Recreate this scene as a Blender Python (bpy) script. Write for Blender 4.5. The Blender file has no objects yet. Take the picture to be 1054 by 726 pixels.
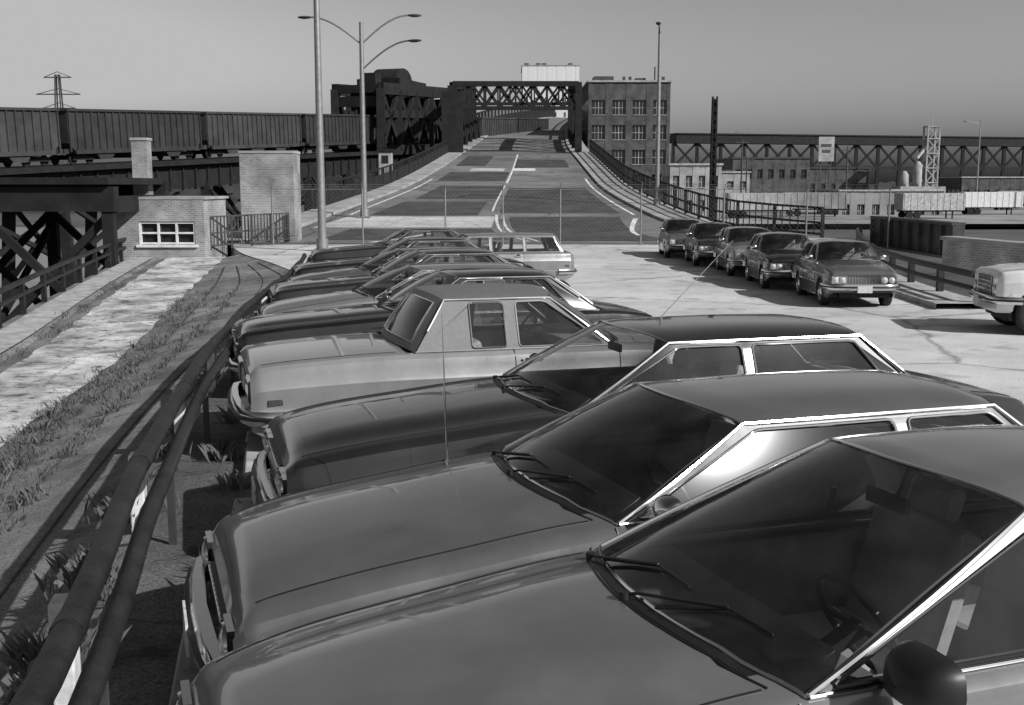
import bpy, bmesh, math, random
from mathutils import Vector, Matrix
from mathutils.geometry import tessellate_polygon
random.seed(7)
R=math.radians
scene=bpy.context.scene

# ---------------------------------------------------------------- materials
MATS={}
def nd(nt,t,**k):
    n=nt.nodes.new(t)
    for a,b in k.items(): setattr(n,a,b)
    return n
def base_mat(name):
    m=bpy.data.materials.new(name); m.use_nodes=True
    nt=m.node_tree; p=nt.nodes['Principled BSDF']
    return m,nt,p
def g(v): return (v,v,v,1)
def M(name,base,rough=.6,metal=0.,var=.25,scale=6.,bump=0.,bscale=None,coat=0.,spec=.5,rvar=0.):
    if name in MATS: return MATS[name]
    m,nt,p=base_mat(name)
    tc=nd(nt,'ShaderNodeTexCoord'); no=nd(nt,'ShaderNodeTexNoise')
    no.inputs['Scale'].default_value=scale; no.inputs['Detail'].default_value=8; no.inputs['Roughness'].default_value=.65
    nt.links.new(tc.outputs['Object'],no.inputs['Vector'])
    cr=nd(nt,'ShaderNodeMapRange'); cr.inputs['From Min'].default_value=.3; cr.inputs['From Max'].default_value=.7
    cr.inputs['To Min'].default_value=base*(1-var); cr.inputs['To Max'].default_value=base*(1+var)
    nt.links.new(no.outputs['Fac'],cr.inputs['Value'])
    nt.links.new(cr.outputs['Result'],p.inputs['Base Color'])
    p.inputs['Roughness'].default_value=rough; p.inputs['Metallic'].default_value=metal
    p.inputs['Specular IOR Level'].default_value=spec
    p.inputs['Coat Weight'].default_value=coat; p.inputs['Coat Roughness'].default_value=.04
    if rvar:
        r=nd(nt,'ShaderNodeMapRange'); r.inputs['From Min'].default_value=.3; r.inputs['From Max'].default_value=.7
        r.inputs['To Min'].default_value=max(.02,rough-rvar); r.inputs['To Max'].default_value=rough+rvar
        nt.links.new(no.outputs['Fac'],r.inputs['Value']); nt.links.new(r.outputs['Result'],p.inputs['Roughness'])
    if bump:
        n2=nd(nt,'ShaderNodeTexNoise'); n2.inputs['Scale'].default_value=bscale or scale*6; n2.inputs['Detail'].default_value=6
        nt.links.new(tc.outputs['Object'],n2.inputs['Vector'])
        b=nd(nt,'ShaderNodeBump'); b.inputs['Strength'].default_value=bump; b.inputs['Distance'].default_value=.02
        nt.links.new(n2.outputs['Fac'],b.inputs['Height']); nt.links.new(b.outputs['Normal'],p.inputs['Normal'])
    MATS[name]=m; return m

def ground_mat(name,lo,hi,stain=.5,scale=.35,crack=.5,crackscale=.45,speck=.25,bump=.35):
    m,nt,p=base_mat(name); L=nt.links.new
    tc=nd(nt,'ShaderNodeTexCoord')
    a=nd(nt,'ShaderNodeTexNoise'); a.inputs['Scale'].default_value=scale; a.inputs['Detail'].default_value=10; a.inputs['Roughness'].default_value=.7
    b=nd(nt,'ShaderNodeTexNoise'); b.inputs['Scale'].default_value=45; b.inputs['Detail'].default_value=5; b.inputs['Roughness'].default_value=.8
    c=nd(nt,'ShaderNodeTexNoise'); c.inputs['Scale'].default_value=scale*6; c.inputs['Detail'].default_value=7
    for n in (a,b,c): L(tc.outputs['Object'],n.inputs['Vector'])
    mr=nd(nt,'ShaderNodeMapRange'); mr.inputs['From Min'].default_value=.36; mr.inputs['From Max'].default_value=.62
    mr.inputs['To Min'].default_value=lo; mr.inputs['To Max'].default_value=hi
    L(a.outputs['Fac'],mr.inputs['Value'])
    s1=nd(nt,'ShaderNodeMapRange'); s1.inputs['From Min'].default_value=.3; s1.inputs['From Max'].default_value=.7
    s1.inputs['To Min'].default_value=1-speck*2; s1.inputs['To Max'].default_value=1+speck*2; L(b.outputs['Fac'],s1.inputs['Value'])
    s2=nd(nt,'ShaderNodeMapRange'); s2.inputs['From Min'].default_value=.28; s2.inputs['From Max'].default_value=.45
    s2.inputs['To Min'].default_value=1-stain; s2.inputs['To Max'].default_value=1; L(c.outputs['Fac'],s2.inputs['Value'])
    m1=nd(nt,'ShaderNodeMath',operation='MULTIPLY'); L(mr.outputs[0],m1.inputs[0]); L(s1.outputs[0],m1.inputs[1])
    m2=nd(nt,'ShaderNodeMath',operation='MULTIPLY'); L(m1.outputs[0],m2.inputs[0]); L(s2.outputs[0],m2.inputs[1])
    v=nd(nt,'ShaderNodeTexVoronoi',feature='DISTANCE_TO_EDGE'); v.inputs['Scale'].default_value=crackscale
    mx=nd(nt,'ShaderNodeMix',data_type='VECTOR'); mx.inputs[0].default_value=.3
    L(tc.outputs['Object'],mx.inputs[4]); L(c.outputs['Color'],mx.inputs[5]); L(mx.outputs[1],v.inputs['Vector'])
    cv=nd(nt,'ShaderNodeMapRange'); cv.inputs['From Min'].default_value=.0; cv.inputs['From Max'].default_value=.009
    cv.inputs['To Min'].default_value=1-crack; cv.inputs['To Max'].default_value=1; L(v.outputs['Distance'],cv.inputs['Value'])
    m3=nd(nt,'ShaderNodeMath',operation='MULTIPLY'); L(m2.outputs[0],m3.inputs[0]); L(cv.outputs[0],m3.inputs[1])
    L(m3.outputs[0],p.inputs['Base Color']); p.inputs['Roughness'].default_value=.85; p.inputs['Specular IOR Level'].default_value=.25
    bp=nd(nt,'ShaderNodeBump'); bp.inputs['Strength'].default_value=bump; bp.inputs['Distance'].default_value=.01
    L(b.outputs['Fac'],bp.inputs['Height']); L(bp.outputs['Normal'],p.inputs['Normal'])
    return m

def brick_mat(name,c1,c2,mortar,scale=1.0):
    m,nt,p=base_mat(name); L=nt.links.new
    tc=nd(nt,'ShaderNodeTexCoord'); sp=nd(nt,'ShaderNodeSeparateXYZ'); L(tc.outputs['Object'],sp.inputs[0])
    ad=nd(nt,'ShaderNodeMath',operation='ADD'); L(sp.outputs[0],ad.inputs[0]); L(sp.outputs[1],ad.inputs[1])
    cb=nd(nt,'ShaderNodeCombineXYZ'); L(ad.outputs[0],cb.inputs[0]); L(sp.outputs[2],cb.inputs[1])
    b=nd(nt,'ShaderNodeTexBrick'); b.inputs['Scale'].default_value=scale
    b.inputs['Color1'].default_value=g(c1); b.inputs['Color2'].default_value=g(c2); b.inputs['Mortar'].default_value=g(mortar)
    b.inputs['Brick Width'].default_value=.22; b.inputs['Row Height'].default_value=.075; b.inputs['Mortar Size'].default_value=.01
    L(cb.outputs[0],b.inputs['Vector'])
    n=nd(nt,'ShaderNodeTexNoise'); n.inputs['Scale'].default_value=.9; n.inputs['Detail'].default_value=8; L(tc.outputs['Object'],n.inputs['Vector'])
    mr=nd(nt,'ShaderNodeMapRange'); mr.inputs['From Min'].default_value=.3; mr.inputs['From Max'].default_value=.7
    mr.inputs['To Min'].default_value=.6; mr.inputs['To Max'].default_value=1.35; L(n.outputs['Fac'],mr.inputs['Value'])
    mm=nd(nt,'ShaderNodeMath',operation='MULTIPLY'); L(b.outputs['Color'],mm.inputs[0]); L(mr.outputs[0],mm.inputs[1])
    L(mm.outputs[0],p.inputs['Base Color']); p.inputs['Roughness'].default_value=.9
    return m

def glass_mat(name,tint=.96,fres=1.1):
    m=bpy.data.materials.new(name); m.use_nodes=True; nt=m.node_tree; nt.nodes.clear(); L=nt.links.new
    o=nd(nt,'ShaderNodeOutputMaterial'); t=nd(nt,'ShaderNodeBsdfTransparent'); t.inputs[0].default_value=g(tint)
    gl=nd(nt,'ShaderNodeBsdfGlossy'); gl.inputs['Roughness'].default_value=.06; gl.inputs[0].default_value=g(.95)
    f=nd(nt,'ShaderNodeFresnel'); f.inputs[0].default_value=1.6
    mm=nd(nt,'ShaderNodeMath',operation='MULTIPLY'); mm.inputs[1].default_value=fres; L(f.outputs[0],mm.inputs[0])
    d=nd(nt,'ShaderNodeBsdfDiffuse'); d.inputs[0].default_value=g(.35)
    tc=nd(nt,'ShaderNodeTexCoord'); n=nd(nt,'ShaderNodeTexNoise'); n.inputs['Scale'].default_value=4; n.inputs['Detail'].default_value=8
    L(tc.outputs['Object'],n.inputs['Vector']); mr=nd(nt,'ShaderNodeMapRange'); mr.inputs['From Min'].default_value=.4; mr.inputs['From Max'].default_value=.75; mr.inputs['To Min'].default_value=.01; mr.inputs['To Max'].default_value=.05; L(n.outputs['Fac'],mr.inputs['Value'])
    m1=nd(nt,'ShaderNodeMixShader'); L(mr.outputs[0],m1.inputs[0]); L(t.outputs[0],m1.inputs[1]); L(d.outputs[0],m1.inputs[2])
    m2=nd(nt,'ShaderNodeMixShader'); L(mm.outputs[0],m2.inputs[0]); L(m1.outputs[0],m2.inputs[1]); L(gl.outputs[0],m2.inputs[2])
    L(m2.outputs[0],o.inputs[0]); return m

def paint(name,base,metal=.15,rough=.30):
    return M('paint_'+name,base,rough=rough,metal=metal,var=.14,scale=2.2,coat=1.0,rvar=.08)
CHROME=M('chrome',.72,rough=.13,metal=1.,var=.06,scale=20)
RUBBER=M('rubber',.018,rough=.7,var=.3,scale=20)
TRIM=M('black_trim',.010,rough=.45,var=.2)
INTER=M('interior_vinyl',.13,rough=.6,var=.3,scale=10)
INTERL=M('interior_vinyl_light',.30,rough=.6,var=.2,scale=10)
GLASS=glass_mat('car_glass')
LENS=M('lamp_lens',.5,rough=.12,var=.15,scale=60,coat=1)
TAIL=M('tail_lens',.06,rough=.15,var=.3,scale=50,coat=1)
AMBER=M('amber_lens',.16,rough=.15,var=.2,scale=50,coat=1)
PLATE=M('plate',.55,rough=.4,var=.35,scale=35)
STEEL=M('bridge_steel',.014,rough=.8,var=.5,scale=1.2,spec=.3)
STEELM=M('weathered_steel',.05,rough=.7,var=.5,scale=2.)
PIPE=M('pipe_rail',.022,rough=.5,metal=.3,var=.6,scale=5,bump=.35,bscale=60)
GALV=M('galvanised',.28,rough=.45,metal=.6,var=.2,scale=6)
WIRE=M('fence_wire',.22,rough=.5,metal=.5,var=.2,scale=6)
WHITE=M('white_paint',.62,rough=.6,var=.2,scale=3)
PALE=M('pale_render',.30,rough=.8,var=.4,scale=.6)
CONC=M('concrete',.34,rough=.9,var=.45,scale=3,bump=.3,bscale=60)
LOT=ground_mat('lot_surface',.36,.56,stain=.45,scale=.22,crack=.5,crackscale=.16,speck=.32)
WALK=ground_mat('walk_asphalt',.06,.13,stain=.6,scale=.6,crack=.6,crackscale=.9,speck=.45)
BANK=ground_mat('bank_slabs',.10,.24,stain=.6,scale=.5,crack=.4,crackscale=.5,speck=.4,bump=.6)
PATH=ground_mat('path_concrete',.14,.68,stain=.85,scale=.8,crack=.6,crackscale=.5,speck=.3)
ROADM=ground_mat('road_asphalt',.10,.20,stain=.4,scale=.12,crack=.6,crackscale=.14)
ROADP=ground_mat('road_patch_asphalt',.04,.08,stain=.3,scale=.5,crack=.3,crackscale=.4)
ROADC=ground_mat('road_patch_concrete',.34,.54,stain=.4,scale=.4,crack=.5,crackscale=.3)
MARK=ground_mat('road_paint',.45,.75,stain=.6,scale=1.2,crack=.5,crackscale=1.)
FARG=ground_mat('far_ground',.05,.11,stain=.4,scale=.03,crack=0,speck=.1)
FARL=ground_mat('far_yard',.12,.34,stain=.5,scale=.04,crack=0,speck=.1)
BRICK=brick_mat('brick',.18,.27,.36)
BRICKD=brick_mat('brick_dark',.045,.08,.09)
WATER=M('river_water',.05,rough=.18,var=.3,scale=.02,bump=.5,bscale=.6)
WIN=M('window_glass_dark',.02,rough=.12,var=.5,scale=.7)
RAILCAR=M('railcar_paint',.025,rough=.7,var=.5,scale=.6)
RAILCAR2=M('railcar_paint_b',.04,rough=.7,var=.5,scale=.6)
WEED=M('weeds',.10,rough=.8,var=.7,scale=4)
WOOD=M('white_post',.6,rough=.8,var=.4,scale=6)
def up(y): return max(0.,.0132*(y-22.7))     # the lot and everything past it climbs gently

# ---------------------------------------------------------------- mesh builder
class MB:
    def __init__(s): s.v=[]; s.f=[]; s.m=[]
    def add(s,vs,fs,mi=0):
        o=len(s.v); s.v+= [tuple(v) for v in vs]
        for f in fs: s.f.append(tuple(i+o for i in f)); s.m.append(mi)
    def box(s,c,d,rz=0,mi=0,M3=None):
        hx,hy,hz=d[0]/2,d[1]/2,d[2]/2
        vs=[Vector((x,y,z)) for x in(-hx,hx) for y in(-hy,hy) for z in(-hz,hz)]
        if M3 is None: M3=Matrix.Rotation(rz,3,'Z')
        vs=[M3@v+Vector(c) for v in vs]
        s.add(vs,[(0,1,3,2),(4,6,7,5),(0,4,5,1),(2,3,7,6),(0,2,6,4),(1,5,7,3)],mi)
    def beam(s,a,b,w,h,mi=0):
        a=Vector(a);b=Vector(b);d=b-a; l=d.length
        if l<1e-6:return
        x=d/l; up_=Vector((0,0,1))
        if abs(x.z)>.98: up_=Vector((0,1,0))
        y=up_.cross(x).normalized(); z=x.cross(y)
        m=Matrix((x,y,z)).transposed()
        s.box((a+b)/2,(l,w,h),M3=m,mi=mi)
    def grid(s,rows,mi=0,close=False,mfn=None):
        o=len(s.v); n=len(rows[0])
        for r in rows: s.v+=[tuple(p) for p in r]
        for i in range(len(rows)-1):
            for j in range(n-1 if not close else n):
                k=(j+1)%n
                mm=mi if mfn is None else mfn(i,j)
                if mm is None: continue
                s.f.append((o+i*n+j,o+i*n+k,o+(i+1)*n+k,o+(i+1)*n+j)); s.m.append(mm)
    def tube(s,pts,r,n=8,mi=0,closed=False,caps=True):
        pts=[Vector(p) for p in pts]; N=len(pts); rows=[]
        ref=None
        for i,p in enumerate(pts):
            if closed: d=pts[(i+1)%N]-pts[i-1]
            else: d=pts[min(i+1,N-1)]-pts[max(i-1,0)]
            d.normalize()
            if ref is None:
                ref=Vector((0,0,1)) if abs(d.z)<.9 else Vector((1,0,0))
            y=ref.cross(d)
            if y.length<1e-4: y=Vector((1,0,0)).cross(d)
            y.normalize(); z=d.cross(y); ref=z
            rr=r[i] if isinstance(r,(list,tuple)) else r
            rows.append([p+(y*math.cos(a)+z*math.sin(a))*rr for a in [2*math.pi*k/n for k in range(n)]])
        if closed: rows.append(rows[0])
        o=len(s.v); s.grid(rows,mi,close=True)
        if caps and not closed:
            s.f.append(tuple(o+k for k in range(n))[::-1]); s.m.append(mi)
            e=o+(len(rows)-1)*n; s.f.append(tuple(e+k for k in range(n))); s.m.append(mi)
    def lathe(s,c,prof,n=28,mi=0,axis='Y'):
        rows=[]
        for (r,a) in prof:
            row=[]
            for k in range(n):
                t=2*math.pi*k/n; p=(r*math.cos(t),a,r*math.sin(t))
                if axis=='X': p=(a,r*math.cos(t),r*math.sin(t))
                if axis=='Z': p=(r*math.cos(t),r*math.sin(t),a)
                row.append(Vector(p)+Vector(c))
            rows.append(row)
        s.grid(rows,mi,close=True)
    def poly(s,pts,mi=0): s.add(pts,[tuple(range(len(pts)))],mi)
    def obj(s,name,mats,parent=None,smooth=None,bevel=0):
        me=bpy.data.meshes.new(name); me.from_pydata(s.v,[],s.f)
        if not isinstance(mats,(list,tuple)): mats=[mats]
        for m in mats: me.materials.append(m)
        me.polygons.foreach_set('material_index',s.m)
        bm=bmesh.new(); bm.from_mesh(me); bmesh.ops.remove_doubles(bm,verts=bm.verts,dist=1e-5)
        bmesh.ops.recalc_face_normals(bm,faces=bm.faces); bm.to_mesh(me); bm.free()
        if smooth is not None:
            me.polygons.foreach_set('use_smooth',[True]*len(me.polygons))
            me.set_sharp_from_angle(angle=R(smooth))
        o=bpy.data.objects.new(name,me); scene.collection.objects.link(o)
        if parent: o.parent=parent
        if bevel:
            b=o.modifiers.new('bevel','BEVEL'); b.width=bevel; b.segments=2; b.limit_method='ANGLE'; b.angle_limit=R(40)
        return o
def empty(name,loc=(0,0,0),rz=0):
    e=bpy.data.objects.new(name,None); scene.collection.objects.link(e); e.location=loc; e.rotation_euler=(0,0,rz); e.empty_display_size=.3
    return e
def pchip(pts):
    pts=sorted(pts); xs=[p[0] for p in pts]; ys=[p[1] for p in pts]; n=len(xs)
    d=[(ys[i+1]-ys[i])/(xs[i+1]-xs[i]) for i in range(n-1)]
    m=[d[0]]+[0 if d[i-1]*d[i]<=0 else 2*d[i-1]*d[i]/(d[i-1]+d[i]) for i in range(1,n-1)]+[d[-1]]
    def f(x):
        if x<=xs[0]: return ys[0]
        if x>=xs[-1]: return ys[-1]
        for i in range(n-1):
            if x<=xs[i+1]: break
        h=xs[i+1]-xs[i]; t=(x-xs[i])/h
        return (2*t**3-3*t*t+1)*ys[i]+(t**3-2*t*t+t)*h*m[i]+(-2*t**3+3*t*t)*ys[i+1]+(t**3-t*t)*h*m[i+1]
    return f
def lerp(a,b,t): return a+(b-a)*t

# ---------------------------------------------------------------- cars
CARS=[]
FR=[0,.05,.38,.73,.765,.87,.955,1.0]
YW=[.90,.965,.985,1.0,.985,.972,.95,.905]
def car(name,loc,heading,body,P,roofmat=None,inter=INTER):
    E=empty(name,(loc[0],loc[1],up(loc[1])),R(heading)); CARS.append(E)
    L=P['L'];W=P['W'];H=P['hood'];xd=P['rg'];zr=P['roof'];wa=P['wa'];wb=P['wb']
    zf=P['zf'];zc=P['zc'];zd=P['zd'];zt=P['zt'];wr=P.get('wr',.31);Ra=P.get('Ra',.345);zbot=P.get('zbot',.2)
    nose=P.get('nose',.05)
    zsf=pchip([(0,zf-nose),(.07,zf),(H*.6,lerp(zf,zc,.66)),(H+.17,zc),((H+xd)/2,lerp(zc,zd,.5)+.0),(xd,zd),(lerp(xd,L,.6),lerp(zd,zt,.4)),(L-.06,zt),(L,zt-.05)])
    wf=pchip([(0,W*.86),(.1,W*.92),(.45,W*.975),(L*.4,W),(L*.65,W),(L-.5,W*.97),(L-.1,W*.93),(L,W*.89)])
    crown=P.get('crown',.04)
    def section(d):
        w=wf(d); zs=zsf(d); zb=zbot
        if d<.25: zb=lerp(.34,zbot,d/.25)
        if d>L-.3: zb=lerp(zbot,.36,(d-L+.3)/.3)
        for c in (wa,wb):
            q=Ra*Ra-(d-c)**2
            if q>0: zb=max(zb,wr+math.sqrt(q))
        pts=[]
        for j in range(8):
            z=lerp(zbot,zs,FR[j]); z=max(z,zb+.010*j); z=min(z,zs-(7-j)*.003)
            pts.append((w*YW[j],z))
        cr=crown
        if d<.12: cr*=max(0,d/.12)
        cr*=1 if d<H+.4 else .8
        rib=.011*min(1,max(0,(d-.03)/.25)) if d<H+.3 else 0
        pts+=[(w*.86,zs+cr*.22),(w*.78,zs+cr*.42),(w*.60,zs+cr*.66),(w*.56,zs+cr*.72+rib),(w*.30,zs+cr*.93+rib),(0,zs+cr+rib*1.2)]
        return pts
    def top_z(d,y):
        s=section(d)[7:]; y=abs(y)
        for a,b in zip(s,s[1:]):
            if b[0]<=y<=a[0]: return lerp(b[1],a[1],(y-b[0])/max(1e-6,a[0]-b[0]))
        return s[0][1]
    def side_y(d,z):
        s=section(d)[:8]
        for a,b in zip(s,s[1:]):
            if a[1]<=z<=b[1]: return lerp(a[0],b[0],(z-a[1])/max(1e-6,b[1]-a[1]))
        return s[-1][0] if z>s[-1][1] else s[0][0]
    ds=set([0,.02,.04,.07,.1,.14,L-.02,L-.06,L-.1,L-.14,L]); k=.0
    while k<L: ds.add(round(k,4)); k+=.045
    for c in (wa,wb):
        for a in range(0,181,9): ds.add(round(c+Ra*math.cos(R(a)),4))
    ds=sorted(x for x in ds if 0<=x<=L)
    open0,open1=H+.19,xd-.02
    bed=P.get('bed')
    mb=MB(); rows=[]
    for d in ds:
        s=section(d); rows.append([(-d,y,z) for y,z in s]+[(-d,-y,z) for y,z in s[-2::-1]])
    n=len(rows[0])
    def mf(i,j):
        d=(ds[i]+ds[i+1])/2
        if open0<d<open1 and 8<=j<=n-10: return None
        if bed and bed[0]<d<bed[1] and 8<=j<=n-10: return None
        return 0
    mb.grid(rows,0,mfn=mf)
    mb.poly(rows[0],0); mb.poly(rows[-1],0)
    xat=P['wt'];xrt=P['rr'];zrail=zr-.075
    yrf=P.get('yr',W*.70)
    def belt(d): return zsf(d)+.012
    dA=H+.17; dC=xd-.10
    def S(d,z,off=0):
        zb=belt(d); t=(z-zb)/(zrail-zb); yb=wf(d)*.885
        return Vector((-d,lerp(yb,yrf,t)+.02*math.sin(math.pi*min(1,max(0,t)))+off,z))
    def roof(u,s):
        e=(1-s*s)
        d0=xat-.10*e; d1=xrt+.07*e; d=lerp(d0,d1,u)
        z=zrail+.062*(1-abs(s)**3)**.75+.018*math.sin(math.pi*u)*(1-abs(s)**4)-(0.012*(1-abs(s)**4) if u in(0,1) else 0)
        return Vector((-d,s*yrf,z))
    SS=[math.sin(math.pi/2*t/10) for t in range(-10,11)]
    rm=1 if roofmat else 0
    yA=wf(dA)*.885
    def wsb(s):
        d=dA-.17*(1-s*s); y=s*yA
        return Vector((-d,y,max(top_z(d,y),belt(dA) if abs(s)>.99 else 0)+.002))
    def rgb(s):
        d=lerp(xd,dC,s*s); y=s*wf(xd)*.885
        return Vector((-d,y,top_z(d,y)+.004 if abs(s)<.99 else belt(dC)))
    def panel(fa,fb,bow,nrow=8):
        out=[]
        for i in range(nrow+1):
            t=i/nrow; row=[]
            for s in SS:
                a=fa(s);b=fb(s); p=a.lerp(b,t); q=(b-a); nn=Vector((q.z,0,-q.x)).normalized()
                if nn.z<0: nn=-nn
                row.append(p+nn*bow*math.sin(math.pi*t)*(1-s*s*.6))
            out.append(row)
        return out
    ws=panel(wsb,lambda s:roof(0,s),.03); rg=panel(rgb,lambda s:roof(1,s),P.get('rgbow',.02))
    gl=MB()
    edge=lambda j: max(abs(SS[j]),abs(SS[j+1]))>.999
    mb.grid(ws,0,mfn=lambda i,j:0 if edge(j) else None)
    gl.grid(ws,0,mfn=lambda i,j:None if edge(j) else 0)
    rs=P.get('rgs',.93)
    isg=lambda j:max(abs(SS[j]),abs(SS[j+1]))<rs
    mb.grid(rg,rm,mfn=lambda i,j:None if isg(j) and 0<i<7 else rm)
    gl.grid(rg,0,mfn=lambda i,j:0 if isg(j) and 0<i<7 else None)
    mb.grid([[roof(u/14,s) for s in SS] for u in range(15)],rm)
    wins=[]
    for (b0,b1,t0,t1) in P['win']:
        zt_=zrail-.022
        wins.append([(b0,belt(b0)+.018),(b1,belt(b1)+.018),(t1,zt_),(t0,zt_)])
    def roundpoly(pl,r=.035):
        out=[]
        for i in range(len(pl)):
            p=Vector(pl[i]);a=Vector(pl[i-1]);b=Vector(pl[(i+1)%len(pl)])
            pa=p+(a-p).normalized()*r; pb=p+(b-p).normalized()*r
            for t in (0,.33,.67,1): out.append(tuple((pa*(1-t)**2+p*2*t*(1-t)+pb*t*t)))
        return out
    rw=[roundpoly(w) for w in wins]
    nb=10
    outer=[(lerp(dA,dC,i/nb),belt(lerp(dA,dC,i/nb))-.01) for i in range(nb+1)]+[(xrt,zrail),(lerp(xat,xrt,.5),zrail),(xat,zrail)]
    loops=[[Vector((p[0],p[1],0)) for p in outer]]+[[Vector((p[0],p[1],0)) for p in w] for w in rw]
    flat=[p for l in loops for p in l]
    tr=tessellate_polygon(loops)
    ch=MB(); tm=MB()
    pil=P.get('pilmat',rm)
    for sgn in(1,-1):
        for off in (0,-.025):
            vs=[S(p.x,p.y,off) for p in flat]; vs=[Vector((v.x,v.y*sgn,v.z)) for v in vs]
            mb.add(vs,[tuple(t) for t in tr],pil)
        for w in rw:
            pp=[S(a,b,-.010) for a,b in w]; pp=[Vector((v.x,v.y*sgn,v.z)) for v in pp]
            gl.poly(pp,0)
            q=[S(a,b,.003) for a,b in w]; q=[Vector((v.x,v.y*sgn,v.z)) for v in q]
            (ch if P.get('chromewin',True) else tm).tube(q,.008,6,closed=True)
        q=[Vector((-lerp(dA,xat,t),S(lerp(dA,xat,t),lerp(belt(dA),zrail,t)).y*sgn,lerp(belt(dA),zrail,t)+.006)) for t in [i/8 for i in range(9)]]
        q+=[Vector((-lerp(xat,xrt,t),(yrf+.006)*sgn,zrail+.008)) for t in [.25,.5,.75,1]]
        q+=[Vector((-lerp(xrt,dC,t),S(lerp(xrt,dC,t),lerp(zrail,belt(dC),t)).y*sgn,lerp(zrail,belt(dC),t)+.004)) for t in [.3,.6]]
        ch.tube(q,.010,6)
    (ch).tube([wsb(s)+Vector((.004,0,.004)) for s in SS],.007,6)
    ch.tube([roof(0,s)+Vector((.004,0,.003)) for s in SS],.007,6)
    bl=[rg[1][j] for j in range(21) if abs(SS[j])<rs]; br=[rg[i][max(j for j in range(21) if abs(SS[j])<rs)] for i in range(1,8)]
    bt=[rg[7][j] for j in range(21) if abs(SS[j])<rs][::-1]; bq=[rg[i][min(j for j in range(21) if abs(SS[j])<rs)] for i in range(7,0,-1)]
    ch.tube([p+Vector((-.003,0,.003)) for p in bl+br[1:]+bt[1:]+bq[1:-1]],.008,6,closed=True)
    yl=.80
    for sgn in(1,-1):
        tm.tube([(-d,sgn*wf(d)*yl,top_z(d,wf(d)*yl)+.0005) for d in [.1+(H-.04)*i/20 for i in range(21)]],.0045,5)
        tm.tube([(-d,sgn*wf(d)*yl,top_z(d,wf(d)*yl)+.0005) for d in [xd+.06+(L-.16-xd)*i/12 for i in range(13)]],.0045,5)
        for dd in P['doors']:
            z0=zbot+.06; z1=belt(dd)-.004
            tm.tube([(-dd,sgn*(side_y(dd,lerp(z0,z1,i/12))+.0005),lerp(z0,z1,i/12)) for i in range(13)],.0045,5)
        d0,d1=P['doors'][0],P['doors'][-1]
        tm.tube([(-lerp(d0,d1,i/10),sgn*(side_y(lerp(d0,d1,i/10),zbot+.06)+.0005),zbot+.06) for i in range(11)],.0045,5)
        mz=P.get('mould',.5)
        if mz:
            for a,b in ((.2,wa-Ra-.03),(wa+Ra+.03,wb-Ra-.03),(wb+Ra+.03,L-.2)):
                if b>a: ch.tube([(-lerp(a,b,i/16),sgn*(side_y(lerp(a,b,i/16),mz)+.003),mz) for i in range(17)],.010,6)
        rz=zbot+.03
        ch.tube([(-lerp(wa+Ra+.04,wb-Ra-.04,i/10),sgn*(side_y(lerp(wa+Ra+.04,wb-Ra-.04,i/10),rz)+.003),rz) for i in range(11)],.012,6)
        for c in(wa,wb):
            q=[]
            for a in range(8,173,8):
                d=c+Ra*math.cos(R(a)); z=wr+Ra*math.sin(R(a)); q.append((-d,sgn*(side_y(d,z+.012)+.002),z+.006))
            (ch if P.get('archchrome',False) else tm).tube(q,.008,6)
        ch.tube([(-lerp(dA,dC,i/14),sgn*(wf(lerp(dA,dC,i/14))*.885+.006),belt(lerp(dA,dC,i/14))+.004) for i in range(15)],.006,6)
        for hd in P['handles']:
            z=zsf(hd)-.075; y=side_y(hd,z)
            tm.lathe((-hd,sgn*(y+.001),z),[(.001,.002*sgn),(.05,.002*sgn),(.052,0)],16)
            ch.box((-hd,sgn*(y+.022),z),(.15,.014,.022)); ch.box((-hd+.06,sgn*(y+.01),z),(.03,.03,.03)); ch.box((-hd-.06,sgn*(y+.01),z),(.03,.03,.03))
            ch.lathe((-hd-.12,sgn*(y+.004),z-.01),[(0.001,.006*sgn),(.012,.005*sgn),(.013,0)],12)
        if sgn==1 or P.get('mirrors',1)==2:
            mdd=dA+P.get('mirx',.17); z=belt(mdd)+.07; y=wf(mdd)*.90
            mm=tm if P.get('blackmirror') else ch
            sc=P.get('mirsize',1.)
            mm.tube([(-mdd,sgn*(y-.03),z-.075),(-mdd+.01,sgn*(y+.03),z-.05),(-mdd+.01,sgn*(y+.075*sc),z)],.012,8)
            rws=[]
            for i in range(7):
                t=i/6; x=-mdd+.055*sc-.085*sc*t; rr=math.sqrt(max(0,1-(1-t)**2))*.5*sc+ (0.02)
                rws.append([Vector((x,sgn*(y+.10*sc)+rr*.17*(abs(math.cos(a))**.6)*(1 if math.cos(a)>0 else -1),z+.01+rr*.115*(abs(math.sin(a))**.6)*(1 if math.sin(a)>0 else -1))) for a in [2*math.pi*k/16 for k in range(16)]])
            mm.grid(rws,0,close=True); mm.poly(rws[-1],0)
    tm.tube([(-(H-.02-.14*(1-(i/10)**2)+.10),i/10*wf(H)*yl,top_z(H-.02-.14*(1-(i/10)**2)+.10,i/10*wf(H)*yl)+.001) for i in range(-10,11)],.005,5)
    def cg(s,o): p=wsb(s); return (p.x+o,p.y,top_z(-p.x-o,p.y)+.0025)
    tm.grid([[cg(s,.012) for s in [i/10*.8 for i in range(-10,11)]],[cg(s,.05) for s in [i/10*.8 for i in range(-10,11)]]],0)
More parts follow.
